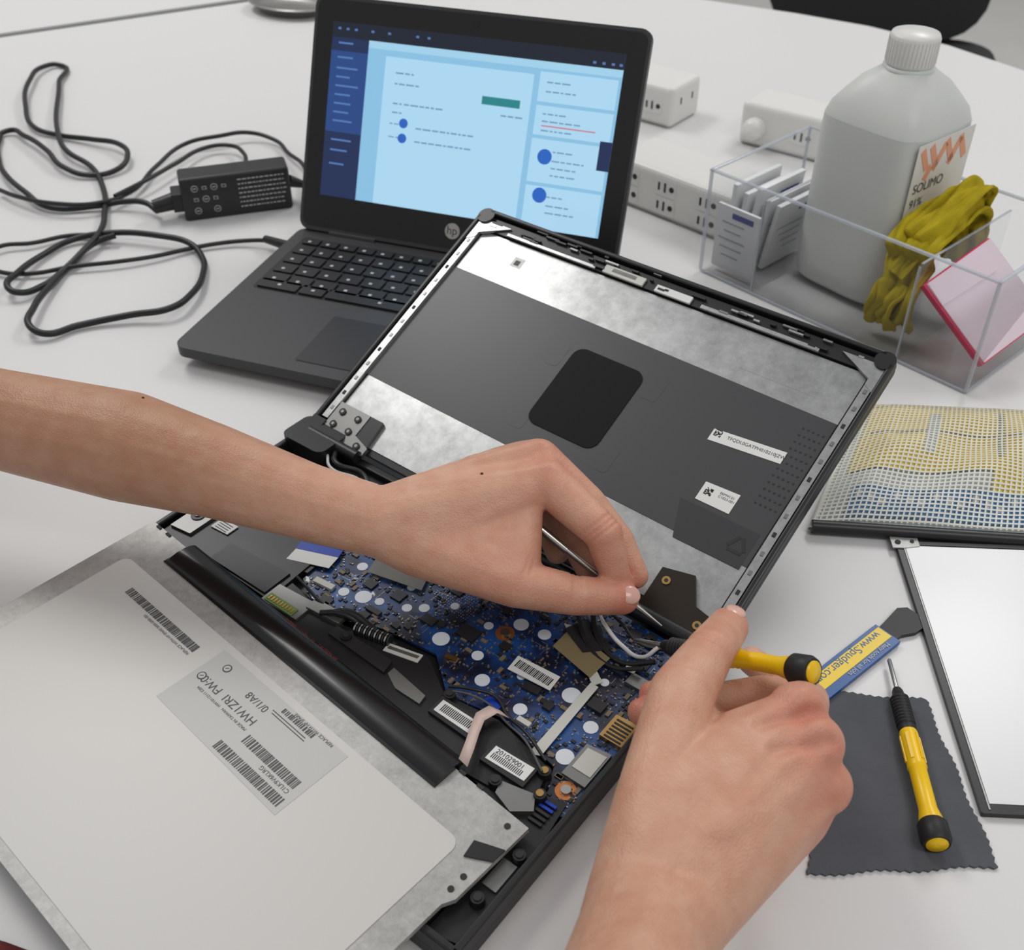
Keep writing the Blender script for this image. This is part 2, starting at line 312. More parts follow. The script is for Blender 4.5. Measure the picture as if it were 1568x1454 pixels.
# bottle
bt=root('isopropyl_bottle',(.3035,.8405,.0042),radians(-51));m_bot=mat('hdpe_translucent',sr(208,210,206),.38,sss=.35,spec=.4,var=.03,vscale=15)
mb=MB();P=5.0;K=.0465
mb.lathe([(.033,.0),(K-.004,.001),(K-.0005,.006),(K,.02),(K,.130),(K-.0005,.142)],m_bot,n=64,pw=P)
body=[(K-.0005,.142),(K-.003,.151),(K-.009,.160),(.030,.170),(.021,.177),(.0165,.181),(.0165,.185)]
vs=[];n=64
for j,(r,z) in enumerate(body):
    pw=P+(2-P)*j/(len(body)-1)
    for i in range(n):
        a=2*pi*i/n;k=(abs(cos(a))**pw+abs(sin(a))**pw)**(-1/pw);vs.append((r*cos(a)*k,r*sin(a)*k,z))
mb.add(vs,[(j*n+i,j*n+(i+1)%n,(j+1)*n+(i+1)%n,(j+1)*n+i) for j in range(len(body)-1) for i in range(n)],m_bot,smooth=True)
mb.build('jug',bt)
mb=MB();mb.lathe([(.0175,.182),(.0185,.183),(.0185,.203),(.0175,.205),(.001,.2055)],m_white,n=40)
for i in range(40):
    a=2*pi*i/40;mb.box((.0186*cos(a),.0186*sin(a),.193),(.0008,.0008,.018),m_white,rz=a)
mb.lathe([(.0195,.179),(.0195,.181),(.017,.182)],m_bot,n=32);mb.build('cap',bt)
lb=root('label',(K+.0003,0,0),radians(90),bt);mb=MB();m_lab=mat('bottle_label',sr(224,221,216),.5);m_org=mat('label_orange',sr(228,160,124),.5)
mb.box((.0,.0001,.092),(.074,.0004,.096),m_lab)
def slash(x,z,l,a,w_=.006): mb.box((0,0,0),(w_,.0003,l),m_org,M=Matrix.Translation((x,-.0003,z))@Matrix.Rotation(radians(a),4,'Y'))
for x,z,l,a in ((-.026,.127,.020,-30),(-.014,.127,.022,-30),(-.006,.125,.022,32),(.006,.127,.022,-30),(.014,.125,.022,32),(-.018,.115,.012,32),(.024,.126,.022,-30)): slash(x,z,l,a)
mb.build('label_sheet',lb)
for k,(s_,z,sz) in enumerate((('SOLIMO',.101,.011),('91%',.089,.010),('Isopropyl',.079,.009),('Alcohol',.069,.009))): text('label_text',s_,sz,(-.033,-.0006,z),m_inkg,lb,rx=radians(90))
# yellow cloth
m_cl=mat('microfibre_yellow',sr(176,158,40),.95,bump=.7,bscale=900,bdist=.0008,var=.4,vscale=60,spec=.05)
def cloth_obj(name,par,fn,nu,nv,m,thick=.003):
    vs=[fn(i/(nu-1),j/(nv-1)) for j in range(nv) for i in range(nu)]
    fs=[(j*nu+i,j*nu+i+1,(j+1)*nu+i+1,(j+1)*nu+i) for j in range(nv-1) for i in range(nu-1)]
    me=bpy.data.meshes.new(name);me.from_pydata(vs,[],fs);me.materials.append(m)
    for p in me.polygons:p.use_smooth=True
    o=bpy.data.objects.new(name,me);COL.objects.link(o);o.parent=par
    s=o.modifiers.new('s','SOLIDIFY');s.thickness=thick;s.offset=0;b=o.modifiers.new('ss','SUBSURF');b.levels=b.render_levels=1
    return o
yc=root('yellow_cloth',(.166,.856,0),radians(-47.5))
def spline(P,t):
    n=len(P)-1;t=min(max(t,0),.9999)*n;i=int(t);f=t-i
    p0=P[max(i-1,0)];p1=P[i];p2=P[i+1];p3=P[min(i+2,n)]
    return tuple(.5*((2*b)+(c-a)*f+(2*a-5*b+4*c-d)*f*f+(-a+3*b-3*c+d)*f**3) for a,b,c,d in zip(p0,p1,p2,p3))
def bundle(path,wid,seed,amp=.006,fu=5,fv=1.6,bulge=.22):
    def fn(u,v):
        x,y,z=spline(path,v);x2,y2,z2=spline(path,min(v+.02,1));d=Vector((x2-x,y2-y,z2-z));
        if d.length<1e-6: x2,y2,z2=spline(path,v-.02);d=-Vector((x2-x,y2-y,z2-z))
        d.normalize();s=Vector((1,0,.1));s=(s-d*s.dot(d)).normalized();nn=s.cross(d)
        if nn.z<0 and abs(nn.z)>abs(nn.y): nn=-nn
        q=Vector((u*fu+.9*noise.noise(Vector((v*2.2,seed,0))),v*fv+u*.8,seed))
        r1=1-2.2*abs(noise.noise(q));r2=noise.noise(q*2.7+Vector((3,1,2)));r3=noise.noise(q*6.5)
        wd=spline(wid,v)[0]*(1+.28*noise.noise(Vector((v*4,seed*3,1))))
        fo=amp*(r1*1.1+r2*.6+r3*.12);sh=wd*.16*noise.noise(Vector((v*3.2,u*2,seed+5)))
        p=Vector((x,y,z))+s*((u-.5)*wd+sh)+nn*(fo+bulge*wd*(1-(2*u-1)**2));return (max(.152,min(p.x,.1935)),max(p.y,.004),max(p.z,.006))
    return fn
cloth_obj('cloth_main',yc,bundle([(.173,.120,.040),(.175,.112,.072),(.176,.094,.090),(.175,.070,.090),(.173,.046,.082),(.173,.026,.068),(.173,.017,.046),(.173,.015,.022),(.173,.018,.010)],[(.032,),(.034,),(.038,),(.038,),(.040,),(.038,),(.036,),(.038,),(.038,)],1,amp=.0060,fu=3.4,fv=2.2),64,80,m_cl)
cloth_obj('cloth_fold',yc,bundle([(.178,.112,.082),(.181,.100,.104),(.181,.082,.108),(.177,.056,.094),(.172,.034,.078),(.166,.020,.058)],[(.018,),(.024,),(.026,),(.028,),(.026,),(.018,)],4.3,amp=.0055,fu=2.6,fv=1.8),50,60,m_cl)
cloth_obj('cloth_tail',yc,bundle([(.168,.024,.052),(.166,.014,.038),(.165,.012,.022),(.165,.018,.008)],[(.020,),(.024,),(.028,),(.028,)],6.7,amp=.0045,fu=2.8,fv=1.2),40,40,m_cl)
# pink sticky pad
pd=root('sticky_note_pad');P1=Vector((.3075,.7175,.064));P2=Vector((.3595,.7485,.086));P4=Vector((.3375,.6705,.014))
m_pink=mat('pad_pink',sr(226,56,100),.6);m_pp=mat('pad_paper',sr(236,218,228),.6)
X=(P2-P1).normalized();Yv=(P4-P1);Yv=(Yv-X*Yv.dot(X)).normalized();Z=X.cross(Yv)
if Z.z<0: Z=-Z
M=Matrix((( X.x,Yv.x,Z.x,P1.x),(X.y,Yv.y,Z.y,P1.y),(X.z,Yv.z,Z.z,P1.z),(0,0,0,1)))
mb=MB();s_=.074;mb.box((.033,s_/2,-.0030),(.066,s_,.006),m_pink,M=M);mb.box((.034,s_/2,.0006),(.064,s_-.002,.0012),m_pp,M=M)
mb.box((.028,.012,.0016),(.052,.02,.0006),m_pp,rz=.05,M=M)
mb.build('pad_block',pd)
# ------------------------------------------------------------------ mesh pouch
po=root('mesh_zip_pouch');m_py=mat('pouch_yellow_foam',sr(232,206,96),.7,var=.12,vscale=30);m_pbl=mat('pouch_blue_paper',sr(96,142,184),.55,var=.35,vscale=70);m_net=mat('pouch_net_white',sr(216,216,206),.5);m_pw=mat('pouch_clear_back',sr(192,198,196),.5,var=.10,vscale=40);m_pbd=mat('pouch_mark_grey',sr(150,150,120),.5)
A=Vector((.257,.646));B=Vector((.190,.512));Cc=Vector((.50,.628));D=Vector((.47,.484))
def pq(u,v,z=0): p=(A*(1-v)+B*v)*(1-u)+(Cc*(1-v)+D*v)*u; return (p.x,p.y,z+.013*sin(pi*min(1,max(0,v)))**.5*1.0*min(1,u*8+.25)+(.0022*sin(u*23+v*9)+.0014*sin(u*11-v*14))*min(1,u*8)*sin(pi*min(1,max(0,v))))
mb=MB()
def strip(u0,v0,u1,v1,z,m,nu=10,nv=10):
    vs=[pq(u0+(u1-u0)*i/nu,v0+(v1-v0)*j/nv,z) for j in range(nv+1) for i in range(nu+1)]
    mb.add(vs,[(j*(nu+1)+i+1,j*(nu+1)+i,(j+1)*(nu+1)+i,(j+1)*(nu+1)+i+1) for j in range(nv) for i in range(nu)],m,smooth=True)
strip(0,0,1,.97,.0022,m_pw,30,30);strip(.03,.03,1,.62,.0034,m_py,30,30);strip(.06,.74,1,.93,.0034,m_pbl,30,20);strip(.38,.62,.66,.74,.0036,m_py)
strip(.20,.12,.23,.50,.0041,m_pw,3,14);strip(.39,.06,.405,.50,.0041,m_pbd,2,14);strip(.05,.30,.5,.315,.0041,m_pbd,20,2)
for k in range(16): strip(.07+.03*k,.78+.02*(k%3),.085+.03*k,.82+.02*(k%3),.0042,m_pw,2,2)
nu_,nv_=78,40
for i in range(nu_+1): strip(i/nu_-.0020,0,i/nu_+.0020,.965,.0058,m_net,1,30)
for j in range(nv_): v=j/nv_*.98;strip(0,v-.0042,1,v+.0042,.0059,m_net,60,1)
mb.build('pouch_body',po)
cable('zip_edge',[(*pq(u/10,.985)[:2],.005) for u in range(0,11)],.0045,m_blk,po);cable('hem_left',[(*pq(0,v/8)[:2],.004+.003*sin(pi*v/8)) for v in range(9)],.0022,m_net,po);cable('hem_top',[(*pq(u/8,0)[:2],.004) for u in range(9)],.0018,m_py,po)
# ------------------------------------------------------------------ second lcd panel (right)
l2=root('lcd_panel',(.241,.503,0),radians(-3.2));mb=MB()
mb.prism(rr(0,-.197,.312,0,.001),.0006,.0036,m_blk);mb.build('panel_frame',l2,bevel=.0006)
mb=MB();m_scr=mat('lcd_front_white',sr(218,220,220),.25);mb.box((.156,-.0985,.0037),(.302,.186,.0004),m_scr);mb.box((.156,-.003,.0038),(.31,.0030,.0006),m_inkg);mb.prism([(-.003,.002),(.014,.002),(.014,-.006),(.004,-.008),(-.003,-.008)],.0036,.0044,m_lcdmetal);mb.cyl((.001,-.003,.0044),(.001,-.003,.0050),.0018,.0018,m_slot,n=12);mb.cyl((.010,-.002,.0044),(.010,-.002,.0050),.0013,.0013,m_slot,n=12)
mb.box((.0042,-.10,.0038),(.0008,.19,.0005),m_lcdmetal)
mb.build('panel_face',l2)
# ------------------------------------------------------------------ grey microfibre cloth with pinked edge
gc=root('grey_microfibre_cloth');m_gc=mat('microfibre_grey',sr(88,90,95),.95,bump=.5,bscale=900,bdist=.0006,var=.16,vscale=45,spec=.1)
cs=[Vector(p) for p in MM([(170,384),(224,378),(229,279),(138,275)])]
pts=[]
for k in range(4):
    a,b=cs[k],cs[(k+1)%4];n=max(4,int((b-a).length/.0022));nr=Vector((-(b-a).y,(b-a).x)).normalized()
    for i in range(n):
        p=a+(b-a)*i/n+nr*(.0005 if i%2 else -.0005)+nr*.0008*sin(i*.35+k);pts.append((p.x,p.y))
mb=MB();mb.prism(pts,.0004,.0016,m_gc);mb.build('cloth_sheet',gc)
# ------------------------------------------------------------------ screwdrivers
def screwdriver(name,p0,p1,par=None):
    p0=Vector(p0);p1=Vector(p1);d=(p1-p0);L=d.length;q=d.to_track_quat('Z','Y')
    o=bpy.data.objects.new(name,None);COL.objects.link(o);o.rotation_mode='QUATERNION';o.rotation_quaternion=q;o.location=p0;o.empty_display_size=.01
    if par:o.parent=par
    mb=MB();s=L/.118
    mb.lathe([(.0007,0),(.0012,.001),(.0013,.021),(.0013,.024)],m_steel,n=14)
    g=[(.0022,.022),(.0030,.024),(.0034,.028)]
    for k in range(9): z=.029+k*.0021;g+= [(.0050,z),(.0050,z+.0011),(.0042,z+.0014),(.0042,z+.0019)]
    g+=[(.0048,.0485),(.0044,.0515)]
    mb.lathe(g,m_rub,n=24)
    mb.lathe([(.0043,.051),(.0048,.053),(.0048,.073),(.0050,.0745),(.0044,.0755),(.0045,.099),(.0058,.105),(.0058,.107)],m_yel,n=24)
    for k in range(6):
        a=2*pi*k/6;mb.box((.0049*cos(a),.0049*sin(a),.063),(.0006,.0016,.016),m_yel,rz=a)
    mb.lathe([(.0060,.106),(.0072,.1075),(.0074,.116),(.0064,.1182)],m_rub,n=28)
    mb.lathe([(.0052,.1178),(.0052,.1187),(.001,.1188)],m_yel,n=24)
    ob=mb.build('driver',o);ob.scale=(1,1,s);return o
screwdriver('screwdriver',(.2105,.404,.0045),(.2005,.286,.0090))
sp=root('spudger',(.164,.382,0),radians(39.5));mb=MB();m_by=mat('sleeve_yellow',sr(232,198,30),.35);m_bb=mat('sleeve_blue',sr(20,80,145),.35);m_sp=mat('spudger_nylon',(.03,.03,.032),.5)
mb.box((.018,0,.0022),(.098,.017,.003),m_bb);mb.box((.018,.0015,.0038),(.096,.0094,.0004),m_by)
mb.prism([(.060,-.0055),(.072,-.006),(.080,-.010),(.088,-.0105),(.093,-.004),(.093,.005),(.088,.0085),(.072,.0065),(.060,.0055)],.0008,.0032,m_sp);mb.build('sleeve_and_tip',sp,bevel=.0005)
text('print_a','www.Spudger.com',.0075,(.062,.0052,.0041),m_bb,sp,rz=pi)
text('print_b','Many tools for all jobs',.0040,(.060,-.0042,.0041),m_inkw,sp,rz=pi)
# ------------------------------------------------------------------ opened laptop
O14=(-.1428,.606);YAW=radians(-37.75)
lp=root('disassembled_laptop',(*O14,0),YAW);W4,D4=.326,.227
mb=MB()
mb.prism(rr(0,-D4,W4,0,.008),.001,.008,m_blk)
for x0,y0,x1,y1 in ((0,-D4,.004,0),(W4-.004,-D4,W4,0),(0,-D4,W4,-D4+.004)): mb.box(((x0+x1)/2,(y0+y1)/2,.0125),(x1-x0,y1-y0,.011),m_blk)
mb.box((W4/2,-.003,.010),(W4,.006,.006),m_blk)
mb.prism(rr(-.002,-.022,.036,.006,.006),.006,.022,m_blk)
mb.build('base_tray',lp,bevel=.0012)
def pcbmat():
    m=bpy.data.materials.new('pcb_blue');m.use_nodes=True;nt=m.node_tree;b=nt.nodes['Principled BSDF']
    tc=nt.nodes.new('ShaderNodeTexCoord');v=nt.nodes.new('ShaderNodeTexVoronoi');v.inputs['Scale'].default_value=330;v.distance='CHEBYCHEV'
    v2=nt.nodes.new('ShaderNodeTexVoronoi');v2.inputs['Scale'].default_value=520;v2.distance='MANHATTAN'
    n=nt.nodes.new('ShaderNodeTexNoise');n.inputs['Scale'].default_value=42;n.inputs['Detail'].default_value=5
    cr=nt.nodes.new('ShaderNodeValToRGB');cr.color_ramp.elements[0].position=.42;cr.color_ramp.elements[0].color=(*sr(12,22,44),1);cr.color_ramp.elements[1].position=.64;cr.color_ramp.elements[1].color=(*sr(26,76,142),1)
    cr2=nt.nodes.new('ShaderNodeValToRGB');cr2.color_ramp.interpolation='CONSTANT';cr2.color_ramp.elements[0].position=0;cr2.color_ramp.elements[0].color=(0,0,0,1);cr2.color_ramp.elements[1].position=.78;cr2.color_ramp.elements[1].color=(1,1,1,1)
    sep=nt.nodes.new('ShaderNodeSeparateColor');mx=nt.nodes.new('ShaderNodeMix');mx.data_type='RGBA';mx.inputs[7].default_value=(*sr(112,130,150),1)
    for q in (v,v2,n): nt.links.new(tc.outputs['Object'],q.inputs['Vector'])
    nt.links.new(n.outputs['Fac'],cr.inputs[0]);nt.links.new(v.outputs['Color'],sep.inputs[0]);nt.links.new(sep.outputs[0],cr2.inputs[0])
    mul=nt.nodes.new('ShaderNodeMath');mul.operation='LESS_THAN';mul.inputs[1].default_value=.28;nt.links.new(v2.outputs['Distance'],mul.inputs[0])
    m3=nt.nodes.new('ShaderNodeMath');m3.operation='MULTIPLY';nt.links.new(mul.outputs[0],m3.inputs[0]);nt.links.new(cr2.outputs[0],m3.inputs[1])
    nt.links.new(m3.outputs[0],mx.inputs[0]);nt.links.new(cr.outputs[0],mx.inputs[6]);nt.links.new(mx.outputs[2],b.inputs['Base Color'])
    b.inputs['Roughness'].default_value=.3;b.inputs['Coat Weight'].default_value=.7;b.inputs['Coat Roughness'].default_value=.10
    n3=nt.nodes.new('ShaderNodeTexNoise');n3.inputs['Scale'].default_value=70;bp=nt.nodes.new('ShaderNodeBump');bp.inputs['Strength'].default_value=.9;bp.inputs['Distance'].default_value=.0015
    nt.links.new(tc.outputs['Object'],n3.inputs['Vector']);nt.links.new(n3.outputs['Fac'],bp.inputs['Height']);nt.links.new(bp.outputs[0],b.inputs['Coat Normal'])
    return m
m_pcb=pcbmat();m_chip=mat('chip_black',(.02,.02,.022),.35);m_cap=mat('capacitor_tan',sr(120,105,85),.5);m_sol=mat('solder_pad',sr(170,174,180),.3,metal=.8);m_wtape=mat('white_tape',sr(200,200,192),.55);m_copper=mat('copper_ring',sr(190,120,70),.4,metal=.7);m_grn=mat('green_board',sr(95,125,60),.4);m_film=mat('film_grey',sr(130,130,124),.3,alpha=.7);m_hole=mat('white_hole',sr(220,226,232),.5);m_bluetape=mat('blue_tape',sr(20,60,170),.35)
m_tanf=mat('kapton_film',sr(150,135,100),.3,alpha=.75);m_brkt=mat('bracket_steel',sr(132,132,130),.38,metal=.8,var=.08,vscale=80)
B=lambda x,y:(x/1000,-y/1000)
board=[B(*p) for p in ((104,104),(104,80),(112,56),(150,40),(200,22),(262,12),(318,14),(322,60),(321,140),(312,146),(300,120),(262,112),(228,118),(205,100),(170,104),(150,112),(120,112))]
mb=MB();mb.prism(board,.010,.0118,m_pcb)
dots=[(131,97,3.3),(125,75,3.3),(143,93,5),(200,90,5),(229,54,4.4),(244,52,3.8),(237,99,4.2),(281,78,5.2),(301,89,4),(265,102,3.8),(169,84,3),(224,87,3.4),(177,78,3.2),(301,112,4.8),(153,90,2.8),(215,66,2.8),(190,66,2.6),(160,70,2.6),(252,84,2.4),(290,60,2.6)]
for x,y,r in dots: mb.cyl((*B(x,y),.0116),(*B(x,y),.0121),r/1000,r/1000,m_hole,n=24)
for x,y in ((226,65),(313,128)): mb.cyl((*B(x,y),.0116),(*B(x,y),.0123),.0055,.0055,m_copper,n=24);mb.cyl((*B(x,y),.012),(*B(x,y),.0135),.0026,.0026,m_steel,n=16)
def inpoly(x,y,P):
    c=False;n=len(P)
    for i in range(n):
        x1,y1=P[i];x2,y2=P[(i+1)%n]
        if (y1>y)!=(y2>y) and x<(x2-x1)*(y-y1)/(y2-y1)+x1:c=not c
    return c
cnt=0
while cnt<1700:
    x=random.uniform(106,320);y=random.uniform(14,140)
    bx,by=B(x,y)
    if not inpoly(bx,by,board) or any((x-a)**2+(y-b)**2<(r+2.2)**2 for a,b,r in dots): continue
    cnt+=1;k=random.random()
    if cnt<26: s=random.uniform(3.5,8);mb.box((bx,by,.0124),(s/1000,s/1000*random.uniform(.6,1),.0012),m_chip)
    elif k<.38: mb.box((bx,by,.0121),(.0014,.0008,.0007),m_cap,rz=random.choice((0,pi/2)))
    elif k<.66: mb.box((bx,by,.0121),(.0011,.0006,.0006),m_sol,rz=random.choice((0,pi/2)))
    elif k<.86: mb.box((bx,by,.0121),(.0024,.0016,.0009),m_chip,rz=random.choice((0,pi/2)))
    elif k<.90: mb.box((bx,by,.0122),(.0040,.0022,.0010),m_cap,rz=random.choice((0,pi/2)))
    else: mb.box((bx,by,.0119),(.003+.006*random.random(),.00025,.0002),m_sol,rz=random.choice((0,pi/2)))
for i in range(16):
    for j in range(14):
        if (i*j)%5!=3: mb.cyl((*B(176+1.7*i,48+1.7*j),.0117),(*B(176+1.7*i,48+1.7*j),.0119),.0004,.0004,m_sol,n=6)
for x,y,l,w_,rz,mm in ((118,100,14,4,.1,m_wtape),(156,98,10,3.5,0,m_chip),(186,84,9,6,0,m_chip),(210,78,12,9,0,m_chip),(262,88,10,5,.1,m_chip),(252,108,10,5,0,m_bluetape),(272,108,8,3,0,m_wtape),(296,76,9,7,0,m_chip),(304,50,10,8,0,m_brkt),(140,60,10,8,0,m_chip),(166,56,8,5,0,m_brkt),(214,98,7,3,.2,m_gold),(276,92,5,5,0,m_chip)):
    if any((x-a)**2+(y-b)**2<(r+2)**2 for a,b,r in dots): continue
    mb.box((*B(x,y),.0128),(l/1000,w_/1000,.0020),mm,rz=rz)
mb.build('motherboard',lp)
mb=MB()
def Bq(ps,z0,z1,m): mb.prism([B(*p) for p in ps],z0,z1,m)
Bq([(285,66),(290,66),(292,120),(286,123)],.0136,.0140,m_wtape);Bq([(249,40),(254,38),(290,62),(287,67)],.0136,.0141,m_wtape)
Bq([(254,40),(284,46),(283,64),(254,58)],.0144,.0147,m_tanf);Bq([(258,30),(282,40),(270,52),(252,44)],.0150,.0154,m_chip)
Bq([(126,58),(160,50),(168,70),(132,78)],.0142,.0145,m_film)
Bq([(243,75),(270,73),(271,84),(244,86)],.0140,.0144,m_paper)
for k in range(22): mb.box((*B(246+k*1.05,79.5),.0145),(.0005+.0003*(k%3==0),.0055,.0002),m_ink)
Bq([(294,42),(300,41),(300,47),(294,48)],.0142,.0146,m_paper)
Bq([(6,92),(100,80),(103,132),(6,132)],.008,.0145,m_chip);Bq([(40,30),(100,22),(104,100),(80,104),(40,100)],.008,.0135,m_chip)
Bq([(46,34),(96,26),(96,70),(50,74)],.0135,.0142,mat('battery_white',sr(200,188,188),.5))
Bq([(82,84),(108,74),(110,80),(84,90)],.0142,.0148,m_bluetape);Bq([(84,90),(110,80),(112,90),(86,100)],.0142,.0146,m_paper)
Bq([(8,98),(24,96),(24,122),(8,124)],.0145,.0165,m_brkt);mb.cyl((*B(15,108),.0165),(*B(15,108),.0172),.0045,.0045,m_chip);mb.cyl((*B(15,108),.017),(*B(15,108),.018),.002,.002,m_sol)
Bq([(28,100),(42,99),(42,108),(28,109)],.0150,.0156,m_paper)
for k in range(4): mb.box((*B(35,101.5+1.9*k),.0157),(.010,.0005,.0002),m_ink)
Bq([(50,112),(98,108),(98,128),(50,128)],.0145,.0158,m_blk)
Bq([(100,118),(128,116),(128,132),(100,133)],.0142,.016,m_brkt);Bq([(102,126),(124,126),(124,132),(102,132)],.016,.0166,m_grn)
for k in range(9): mb.box((*B(104+2.3*k,129),.0168),(.0012,.0035,.0004),m_gold)
Bq([(126,114),(150,112),(150,120),(126,122)],.0145,.0170,m_brkt)
Bq([(181,112),(202,107),(203,113),(182,118)],.012,.0150,m_wtape);Bq([(183,113.5),(201,109),(201,111),(183,115.5)],.015,.0154,m_brkt)
Bq([(104,112),(150,118),(205,106),(228,120),(262,116),(300,124),(306,148),(262,152),(40,134),(40,128),(104,130)],.008,.0145,m_blk)
Bq([(196,124),(222,128),(223,134),(206,134),(196,129)],.0145,.0160,m_brkt);Bq([(150,121),(192,121),(194,130),(150,128)],.0145,.0162,m_chip)
Bq([(262,148),(318,134),(322,165),(322,220),(306,224),(308,160)],.008,.013,m_blk)
Bq([(286,145),(304,141),(309,149),(300,156),(288,152)],.013,.0162,m_brkt);Bq([(312,176),(320,176),(320,192),(312,192)],.013,.0145,m_brkt)
for x,y in ((306,140),(284,147),(300,128),(232,120),(160,124),(318,172),(316,200)):
    mb.cyl((*B(x,y),.013),(*B(x,y),.0175),.0038,.0032,m_blk,n=20);mb.cyl((*B(x,y),.0175),(*B(x,y),.0182),.0020,.0020,m_gold if x<310 and x>290 else m_chip,n=14)
Bq([(230,123),(258,123),(258,136),(230,135)],.0145,.0168,m_chip);Bq([(232,125),(257,125),(257,133.5),(232,133)],.0168,.0172,m_paper)
Bq([(270,130),(297,128),(297,142),(270,142)],.0145,.0170,m_chip);Bq([(272,131),(295.5,130),(295.5,139),(272,140)],.0170,.0174,m_paper)
for k in range(18): mb.box((*B(235+k*1.1,129),.0173),(.0006,.005,.0002),m_ink);mb.box((*B(274+k*1.05,136.5),.0175),(.0005,.0035,.0002),m_ink)
Bq([(306,100),(320,98),(320,122),(306,122)],.0118,.0142,m_brkt);Bq([(308,102),(319,101),(319,116),(308,116)],.0142,.0146,m_wtape)
Bq([(308,76),(322,75),(322,92),(308,92)],.0118,.0150,m_gold)
for k in range(6): Bq([(310,78+2.4*k),(320,78+2.4*k),(320,79+2.4*k),(310,79+2.4*k)],.0150,.0153,m_chip)
for k in range(5): mb.box((*B(312,140+3*k),.0140),(.008,.0016,.001),m_bluetape if k<2 else m_chip)
mb.build('internals',lp,bevel=.0002,segs=1)
text('tag_text','201029001',.0038,(*B(274,134.3),.0176),m_ink,lp)
mb=MB()
for k in range(14): mb.cyl((*B(160+1.6*k,116-.35*k),.0165),(*B(160.9+1.6*k,115.8-.35*k),.0165),.0036,.0036,m_chip if k%2 else m_steel,n=14)
mb.build('coiled_sleeve',lp)
mb=MB();m_rib=mat('ribbon_pink',sr(205,182,172),.45)
rp=[(264,114,.0185),(258,116,.0200),(256,124,.0205),(259,132,.0205),(264,142,.0225),(268,152,.0225)]
vs=[]
for x,y,z in rp: vs+=[(*B(x-3.2,y-.5),z),(*B(x+3.2,y+.5),z)]
mb.add(vs,[(2*i,2*i+1,2*i+3,2*i+2) for i in range(len(rp)-1)],m_rib,smooth=True);o=mb.build('ribbon_cable',lp);sd=o.modifiers.new('s','SOLIDIFY');sd.thickness=.0005
for nm,ps,r,m in (('wire_black',[(140,118),(150,112),(164,110),(178,112)],.0022,m_blk),('wire_black_b',[(136,120),(148,115),(160,112),(176,114)],.0018,m_blk),
  ('hinge_wire_white',[(262,24),(272,32),(284,35),(297,34),(302,26)],.0012,m_white),
  ('hinge_wire_black',[(240,16),(256,24),(270,38),(290,44),(306,36)],.0016,m_blk),('hinge_wire_black_b',[(236,20),(250,30),(266,44),(286,50),(304,44)],.0012,m_blk),('hinge_wire_black_c',[(262,18),(276,24),(292,28),(304,22)],.0010,m_blk),
  ('left_hinge_wire',[(36,8),(50,20),(66,14),(80,22)],.0018,m_blk),('left_hinge_wire_b',[(34,14),(52,26),(70,20),(90,30)],.0010,m_inkw),
  ('antenna_black',[(228,116),(240,112),(252,106),(262,110),(280,116),(298,124)],.0009,m_blk),('antenna_white',[(230,118),(243,115),(254,112),(264,114),(282,120),(300,130)],.0006,m_inkg),
  ('antenna_black_b',[(104,108),(116,112),(134,114),(148,110)],.0010,m_blk)):
    cable(nm,[(*B(*p),.0165+.003*sin(i*1.7)) for i,p in enumerate(ps)],r,m,lp)
# ------------------------------------------------------------------ LCD panel lying face down on the palm rest
lc=root('lcd_panel_back');lc.parent=lp;lc.location=(*B(2,131),0);lc.rotation_euler=(0,0,radians(-5))
Lc=lambda a,b:(a/1000,-b/1000)
mb=MB();mb.prism([Lc(*p) for p in ((0,0),(314,2),(314,50),(311,56),(311,177),(0,177))],.0182,.0212,m_lcdmetal)
mb.build('panel_body',lc,bevel=.0005)
mb=MB()
wr=rr(.016,-.171,.296,-.0285,.006);mb.prism(wr,.0212,.0216,m_lcdwhite)
n=12;vs=[]
for i in range(n+1):
    a=pi*i/n;vs.append((0,-.0055+.0105*cos(a),.0200+.0044*sin(a)))
allv=[(x,y,z) for x in (.038,.266) for _,y,z in vs]
mb.add(allv,[(i,i+1,n+1+i+1,n+1+i) for i in range(n)],m_blkgl,smooth=True);mb.add(allv,[list(range(n+1)),list(range(2*n+1,n,-1))],m_blkgl)
mb.prism([Lc(36,8),Lc(266,8),Lc(266,16.5),Lc(36,16.5)],.0212,.0219,m_blkgl)
mb.prism([Lc(120,33),Lc(222,33),Lc(222,78),Lc(120,76)],.0216,.0218,m_label2)
def bars(a0,b0,a1,b1,rnd=1):
    a=a0
    while a<a1:
        wq=random.choice((.35,.5,.8,1.1));mb.box((*Lc(a+wq/2,(b0+b1)/2),.02195),(wq/1000,(b1-b0)/1000,.0002),m_inkg);a+=wq+random.choice((.5,.7,1.0))
bars(42,41,108,46);bars(168,69.5,219,75);bars(176,58,217,63.5);bars(176,35.5,200,38.5)
for k in range(2): mb.box((*Lc(185+k,40.5+1.6*k),.0219),(.026,.0004,.0002),m_inkg)
for x,y,r in ((132,40,2.6),(126,52,2.6)): mb.cyl((*Lc(x,y),.0218),(*Lc(x,y),.0220),r/1000,r/1000,m_inkg,n=20);mb.cyl((*Lc(x,y),.0219),(*Lc(x,y),.02208),r/1000*.75,r/1000*.75,m_label2,n=20);mb.box((*Lc(x,y),.0221),(.002,.0005,.0001),m_inkg,rz=.7)
for a,b in ((306,8),(309,40),(309,48)): mb.cyl((*Lc(a,b),.0212),(*Lc(a,b),.0216),.0016,.0016,m_slot,n=12)
for a in (8,18,270,282): mb.box((*Lc(a,1.2),.0215),(.004,.0016,.0008),m_slot)
mb.prism([Lc(300,24),Lc(314,18),Lc(314,26),Lc(302,33)],.0214,.0222,m_blk)
mb.build('panel_details',lc)
text('panel_print','HW1ZRI  FW:0',.0068,(*Lc(172,50),.02195),m_inkg,lc,rz=pi)
